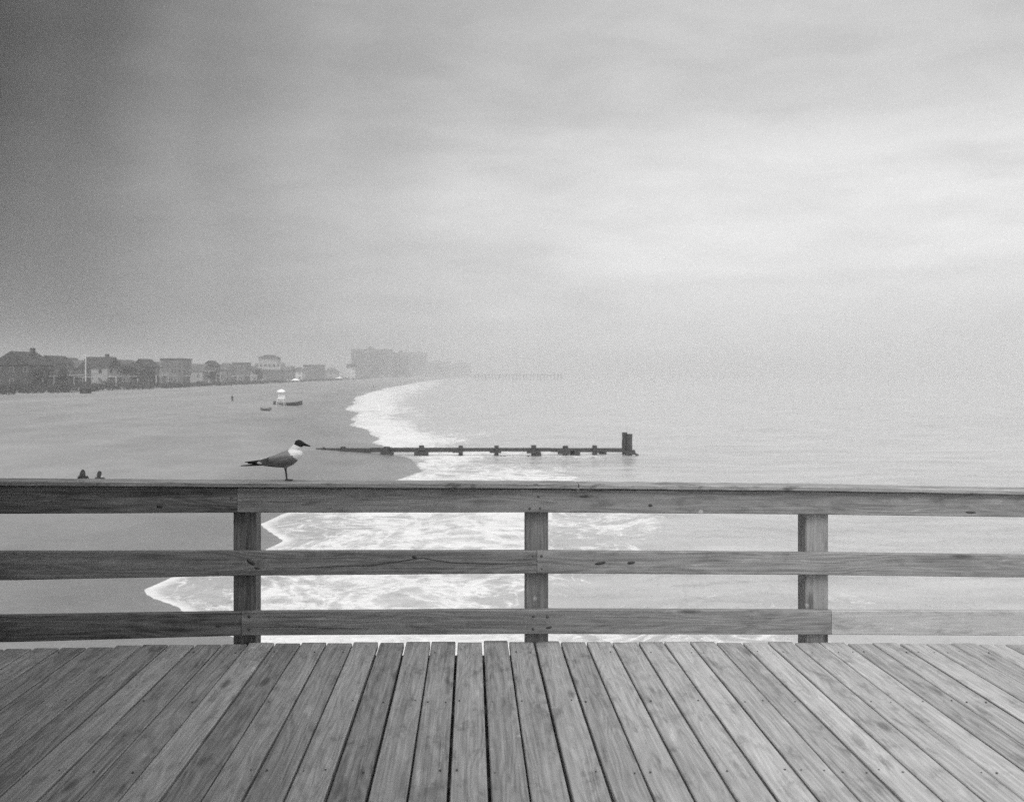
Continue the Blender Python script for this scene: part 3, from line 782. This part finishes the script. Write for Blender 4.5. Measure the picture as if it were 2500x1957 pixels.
for j,(q,zz) in enumerate(((.02,zt+.02),(.4,zt-.08),(.75,zt-.25),(1.0,zt-.5))):
    rg.append([(rr*q*math.cos(2*math.pi*i/n)*(1 if i%2==0 or j<2 else .95),rr*q*math.sin(2*math.pi*i/n)*(1 if i%2==0 or j<2 else .95),zz) for i in range(n)])
for a,b2 in zip(rg,rg[1:]):
    for i in range(n): cn.quad(a[i],a[(i+1)%n],b2[(i+1)%n],b2[i])
co=cn.build('canopy',M['white_paint'],um,smooth=True,fix=False); sm=co.modifiers.new('s','SOLIDIFY'); sm.thickness=.012
def rowboat(px,py,L,Bm,Hb,rz,mat,label):
    t,k=place('rowboat',label,'boat',px,py,rz)
    hull=MB(); st=[]; n=13; seg=9
    for i in range(n):
        u=-1+2*i/(n-1); w=Bm/2*(1-abs(u)**2.6)+.03; sheer=Hb*(1+.55*u*u+(.18*u if u>0 else 0)); keel=.02+.20*Hb*abs(u)**3
        st.append([(u*L/2*(1+.04*(k2/ (seg-1)-.5)*0),w*math.sin((k2/(seg-1)-.5)*math.pi),keel+(sheer-keel)*(1-math.cos((k2/(seg-1)-.5)*math.pi))) for k2 in range(seg)])
    for a,b2 in zip(st,st[1:]):
        for k2 in range(seg-1): hull.quad(a[k2],a[k2+1],b2[k2+1],b2[k2])
    for e in (st[0],st[-1]): hull.poly(e,[tuple(range(seg))])
    o=hull.build('hull',mat,t,smooth=True); s=o.modifiers.new('s','SOLIDIFY'); s.thickness=.04
    g=MB()
    for side in (0,seg-1): g.tube([Vector(a[side])+Vector((0,0,.02)) for a in st],.035,6)
    g.build('gunwale',M['roof_mid'],t)
    for u in (-.45,.05,.5):
        w=Bm/2*(1-abs(u)**2.6)*.92; MB().box(u*L/2-.12,u*L/2+.12,-w,w,Hb*.82,Hb*.82+.04).build('thwart',M['pale_timber'],t)
    return t,k
p=on_beach(703,990); kk=F/p.y
rowboat(703,989.5,70/kk,1.5,.50,R(4),M['boat_dark'],'long dark rowboat pulled up on the sand beside the lifeguard stand')
p=on_beach(649,1002); kk=F/p.y
rowboat(649,1002.5,27/kk,.75,.30,R(-8),M['boat_grey'],'small grey boat with upturned ends lying nearest on the sand')
def tent(px,py,w,h,label):
    t,k=place('canopy_tent',label,'tent',px,py,.2,'white tents at the foot of the dune'); w/=k; h/=k
    for sx in (-1,1):
        for sy in (-1,1): MB().tube([(sx*w*.46,sy*w*.4,0),(sx*w*.46,sy*w*.4,h*.55)],.05,6).build('pole',M['white_paint'],t)
    MB().poly([(-w/2,-w*.44,h*.5),(w/2,-w*.44,h*.5),(w/2,w*.44,h*.5),(-w/2,w*.44,h*.5),(-w*.08,0,h),(w*.08,0,h)],[(0,1,5,4),(1,2,5),(2,3,4,5),(3,0,4),(3,2,1,0)]).build('canopy',M['white_paint'],t)
tent(721,933,22,9,'white canopy tent at the dune foot right of the hotel')
tent(828,926,18,6,'farther white canopy tent at the dune foot below the tall condominium')

# ------------------------------------------------------------------ people
def hand(caps,w,d,up,s=1):
    """palm and five fingers from wrist w along d; up = back of the hand"""
    w=Vector(w);d=Vector(d).normalized();up=Vector(up).normalized();sd=d.cross(up).normalized()
    caps.append((w,.026,w+d*.085,.032))
    for i,(o,l) in enumerate(((-.030,.066),(-.010,.076),(.011,.072),(.030,.056))):
        a=w+d*.088+sd*o; b=a+d*l*.55-up*.008; c=b+d*l*.38-up*.022
        caps.append((a,.0095,b,.0088)); caps.append((b,.0088,c,.0075))
    a=w+d*.03+sd*(-.03)*s; b=a+d*.035-sd*.03*s-up*.01; caps.append((a,.013,b,.0105)); caps.append((b,.0105,b+d*.032-up*.012,.009))
def person_standing(px,py,hgt,rz,label,top,bottom):
    t=on_beach(px,py); s=hgt/1.75
    def v(*c): return Vector(c)*s
    caps=[]
    for sg,fw in ((-1,.07),(1,-.06)):
        hip=v(sg*.09,0,.90); kn=v(sg*.10,-fw-.03,.50); an=v(sg*.10,-fw+.03,.09); toe=v(sg*.12,-fw-.13,.04)
        caps+=[(hip,.085*s,kn,.058*s),(kn,.056*s,an,.038*s),(an,.04*s,toe,.032*s)]
        sh=v(sg*.18,0,1.42); el=v(sg*.23,.03,1.13); wr=v(sg*.21,-.06,.90)
        caps+=[(sh,.052*s,el,.042*s),(el,.040*s,wr,.028*s)]; hand(caps,wr,(0,-.2,-1),(sg,0,0),1)
    caps+=[(v(-.07,0,.93),.10*s,v(.07,0,.93),.10*s),(v(0,0,.95),(.15*s,.10*s,.1*s),v(0,0,1.18),(.14*s,.09*s,.1*s)),
      (v(0,0,1.18),(.14*s,.09*s,.1*s),v(0,0,1.38),(.185*s,.10*s,.08*s)),(v(0,0,1.42),.055*s,v(0,-.01,1.55),.052*s),
      (v(0,-.01,1.62),(.075*s,.095*s,.085*s),v(0,-.01,1.67),(.075*s,.095*s,.085*s)),(v(0,-.10,1.61),.014*s,v(0,-.105,1.635),.010*s)]
    o=organic('person',caps,.014*s,[M['skin'],M[top],M[bottom]],3)
    for p in o.data.polygons:
        z=p.center.z/s; p.material_index=1 if (.98<z<1.46 and (abs(p.center.x/s)<.26) and z>1.15 or .98<z<1.15 and abs(p.center.x/s)<.175) else (2 if .42<z<=.98 and abs(p.center.x/s)<.185 else 0)
    o.location=t; o.rotation_euler.z=rz; tag(o,label,'person')
    organic('hair',[(v(0,.012,1.655),(.08*s,.095*s,.09*s),v(0,.02,1.69),(.078*s,.092*s,.082*s))],.014*s,[M['hair']],2,o)
    return o
person_standing(567,985,1.62,R(150),'person in dark clothes standing alone on the open sand left of the boats','dark_cloth','grey_cloth')
person_standing(823,944.5,1.75,R(200),'distant person in a pale top on the sand below the tall condominium','pale_cloth','dark_cloth')
person_standing(912,949,1.65,R(120),'distant dark clad person at the edge of the surf','dark_cloth','dark_cloth')
def person_sitting(px,py,top_py,rz,label,cl,hood):
    g=on_beach(px,py); t=thing('beach_chair','low folding chair on the sand under '+('the hooded sitter' if hood else 'the long haired sitter'),'chair',g,rz)
    tb=MB()
    for s in (-1,1):
        q=MB(); q.tube([(s*.26,.28,.02),(s*.26,-.25,.22)],.014,8); q.tube([(s*.26,-.28,.02),(s*.26,.22,.20)],.014,8); q.tube([(s*.26,.18,.18),(s*.26,.42,.72)],.014,8); q.tube([(s*.28,.30,.40),(s*.28,-.24,.40)],.016,8); q.tube([(s*.28,-.22,.20),(s*.28,-.24,.40)],.014,8)
        q.build('side_frame',M['pale_timber'],t)
    MB().poly([(-.25,-.27,.215),(.25,-.27,.215),(.25,.2,.185),(-.25,.2,.185),(-.25,-.27,.20),(.25,-.27,.20),(.25,.2,.17),(-.25,.2,.17)],[(0,1,2,3),(4,5,6,7),(0,1,5,4),(1,2,6,5),(2,3,7,6),(3,0,4,7)]).build('seat',M['grey_cloth'],t)
    MB().poly([(-.25,.2,.2),(.25,.2,.2),(.25,.42,.71),(-.25,.42,.71),(-.25,.215,.195),(.25,.215,.195),(.25,.435,.705),(-.25,.435,.705)],[(0,1,2,3),(4,5,6,7),(0,1,5,4),(1,2,6,5),(2,3,7,6),(3,0,4,7)]).build('backrest',M['grey_cloth'],t)
    caps=[]
    for s in (-1,1):
        hip=Vector((s*.09,.10,.30)); kn=Vector((s*.13,-.36,.44)); an=Vector((s*.13,-.62,.09)); toe=Vector((s*.14,-.80,.06))
        caps+=[(hip,.088,kn,.06),(kn,.056,an,.038),(an,.04,toe,.034)]
        sh=Vector((s*.185,.27,.80)); el=Vector((s*.29,.10,.50)); wr=Vector((s*.24,-.14,.47))
        caps+=[(sh,.055,el,.043),(el,.041,wr,.028)]; hand(caps,wr,(-s*.1,-1,-.1),(0,0,1),s)
    caps+=[((-.08,.1,.31),.105,(.08,.1,.31),.105),((0,.11,.34),(.15,.11,.1),(0,.19,.58),(.145,.10,.1)),((0,.19,.58),(.145,.10,.1),(0,.27,.78),(.19,.105,.075)),
       ((0,.28,.80),.10,(0,.27,.93),.085),((-.16,.28,.79),.075,(0,.28,.92),.08),((.16,.28,.79),.075,(0,.28,.92),.08),((0,.25,.985),(.076,.095,.085),(0,.25,1.03),(.076,.095,.085)),((0,.155,.985),.014,(0,.15,1.005),.010)]
    dz=(Z(top_py,g.y)-g.z)-1.12
    o=organic('person',caps,.010,[M['skin'],M[cl]],3)
    for p in o.data.polygons:
        c=p.center; p.material_index=1 if (c.z<.845 and not (c.y<-.40) and not (abs(c.x)>.2 and c.y<.0)) else 0
    o.location=g; o.rotation_euler.z=rz; tag(o,label,'person')
    if hood:
        organic('hood',[((0,.27,1.02),(.112,.118,.115),(0,.29,1.10),(.06,.07,.05)),((0,.29,1.0),(.115,.1,.1),(0,.31,.84),(.17,.09,.06))],.012,[M[cl]],3,o)
    else:
        organic('hair',[((0,.27,1.02),(.10,.108,.10),(0,.28,1.06),(.09,.095,.08)),((0,.30,1.0),(.11,.085,.08),(0,.33,.82),(.125,.05,.06))],.012,[M['hair']],3,o)
person_sitting(207,1201,1145,R(185),'person in a dark hood sitting on the beach, rising above the dark rail end','dark_cloth',True)
person_sitting(250,1204,1152,R(175),'person with long dark hair sitting beside the hooded one beyond the rail','grey_cloth',False)

# ------------------------------------------------------------------ haze
hm=bpy.data.materials.new('haze_air'); hm.use_nodes=True; t=hm.node_tree; t.nodes.clear()
ho=t.nodes.new('ShaderNodeOutputMaterial'); hv=t.nodes.new('ShaderNodeVolumePrincipled'); t.links.new(hv.outputs[0],ho.inputs['Volume'])
hv.inputs['Color'].default_value=(.97,.97,.97,1); hv.inputs['Density'].default_value=.00105; hv.inputs['Anisotropy'].default_value=.55
hz=MB().box(-4000,4000,-450,6000,-9,52).build('haze',hm); tag(hz,kind='stuff')
hz['label']='pale sea haze thickening with distance'

# ------------------------------------------------------------------ sky and light
SUN_AZ,SUN_EL=R(198),R(52)         # azimuth from straight ahead, to the right
w=bpy.data.worlds.new('World'); scene.world=w; w.use_nodes=True; t=w.node_tree; t.nodes.clear()
class W(NT):
    def __init__(s,tr): s.t=tr
k=W(t)
out=k.n('ShaderNodeOutputWorld'); bg=k.n('ShaderNodeBackground'); k.l(bg.outputs[0],out.inputs[0]); bg.inputs[1].default_value=.1
sky=k.n('ShaderNodeTexSky',sky_type='NISHITA'); sky.sun_disc=False; sky.sun_elevation=SUN_EL; sky.sun_rotation=SUN_AZ; sky.air_density=1; sky.dust_density=4
bw=k.n('ShaderNodeRGBToBW'); k.l(sky.outputs[0],bw.inputs[0])
tc=k.n('ShaderNodeTexCoord').outputs['Generated']; sep=k.n('ShaderNodeSeparateXYZ'); k.l(tc,sep.inputs[0])
hx=k.math('SQRT',k.math('ADD',k.math('MULTIPLY',sep.outputs[0],sep.outputs[0]),k.math('MULTIPLY',sep.outputs[1],sep.outputs[1])))
sa=k.math('DIVIDE',sep.outputs[0],k.math('MAXIMUM',hx,.001))
big=k.noise(k.mapping(tc,(2.2,2.2,5.0),(.3,.1,.4)),1.0,4,.5,.3)
sa=k.math('MULTIPLY_ADD',k.math('SUBTRACT',big,.5),.18,sa)
cr=k.n('ShaderNodeValToRGB'); cr.color_ramp.interpolation='EASE'; k.l(k.math('MULTIPLY_ADD',sa,.5,.5),cr.inputs[0])
stops=[(0,.13),(.25,.16),(.295,.30),(.36,.52),(.44,.67),(.52,.745),(.62,.80),(.72,.79),(1,.7)]
el=cr.color_ramp.elements
while len(el)<len(stops): el.new(.5)
for e,(p_,v_) in zip(el,stops): e.position=p_; g=lin(v_); e.color=(g,g,g,1)
azb=k.n('ShaderNodeRGBToBW'); k.l(cr.outputs[0],azb.inputs[0])
over=k.math('MAXIMUM',k.maprange(sep.outputs[2],.44,.80,0,1,True),k.maprange(sep.outputs[1],-.15,-.85,0,.55,True))
mx=k.n('ShaderNodeMix'); mx.data_type='FLOAT'; k.l(over,mx.inputs[0]); k.l(azb.outputs[0],mx.inputs[2]); k.l(k.math('MULTIPLY',k.maprange(k.math('MULTIPLY_ADD',sep.outputs[2],.45,k.math('MULTIPLY',sep.outputs[1],-1.0)),-.25,.75,.42,2.5,True),k.maprange(sep.outputs[0],-.7,-.1,.2,1,True)),mx.inputs[3])
v=mx.outputs[0]
# darker sheet of cloud higher up, long streaks lower down
el_r=k.n('ShaderNodeValToRGB'); k.l(sep.outputs[2],el_r.inputs[0])
es=[(0,.97),(.06,.99),(.12,1.03),(.18,1.05),(.23,.93),(.275,.78),(.33,.71),(.45,.74)]
e2=el_r.color_ramp.elements
while len(e2)<len(es): e2.new(.5)
for e,(p_,v_) in zip(e2,es): e.position=p_; e.color=(v_,v_,v_,1)
eb=k.n('ShaderNodeRGBToBW'); k.l(el_r.outputs[0],eb.inputs[0]); v=k.math('MULTIPLY',v,eb.outputs[0])
st=k.noise(k.mapping(tc,(2.6,2.6,13),(1.3,.2,0),(0,R(-9),0)),1.0,6,.55,.5)
v=k.math('MULTIPLY',v,k.maprange(st,.3,.72,.92,1.08,True))
st2=k.noise(k.mapping(tc,(7,7,24),(5,.2,1),(0,R(-16),0)),1.0,6,.6,.4)
v=k.math('MULTIPLY',v,k.maprange(st2,.3,.7,.94,1.06,True))
tot=k.math('MULTIPLY_ADD',bw.outputs[0],.08,k.math('MULTIPLY',v,9.6))
k.l(k.grey(tot),bg.inputs[0])
sl=bpy.data.lights.new('sun','SUN'); sl.energy=1.5; sl.angle=R(30); sl.color=(1,.985,.97)
so=bpy.data.objects.new('sun',sl); COL.objects.link(so)
d=Vector((math.sin(SUN_AZ)*math.cos(SUN_EL),math.cos(SUN_AZ)*math.cos(SUN_EL),math.sin(SUN_EL)))
so.rotation_euler=(-d).to_track_quat('-Z','Y').to_euler(); so.location=(20,20,40)

# ------------------------------------------------------------------ camera
cam=bpy.data.cameras.new('camera'); co=bpy.data.objects.new('camera',cam); COL.objects.link(co); scene.camera=co
cam.dof.use_dof=True; cam.dof.focus_distance=5.6; cam.dof.aperture_fstop=4.0
co.location=(0,0,CAMZ); co.rotation_euler=(R(90),0,0)
cam.sensor_fit='HORIZONTAL'; cam.sensor_width=36; cam.lens=36*F/2500
cam.shift_x=(1250-XV)/2500; cam.shift_y=-(978.5-YH)/2500
cam.clip_start=.05; cam.clip_end=30000
scene.view_settings.view_transform='Standard'; scene.view_settings.look='None'; scene.view_settings.exposure=.42; scene.view_settings.gamma=1
scene.cycles.volume_bounces=3; scene.cycles.max_bounces=8; scene.cycles.use_denoising=False
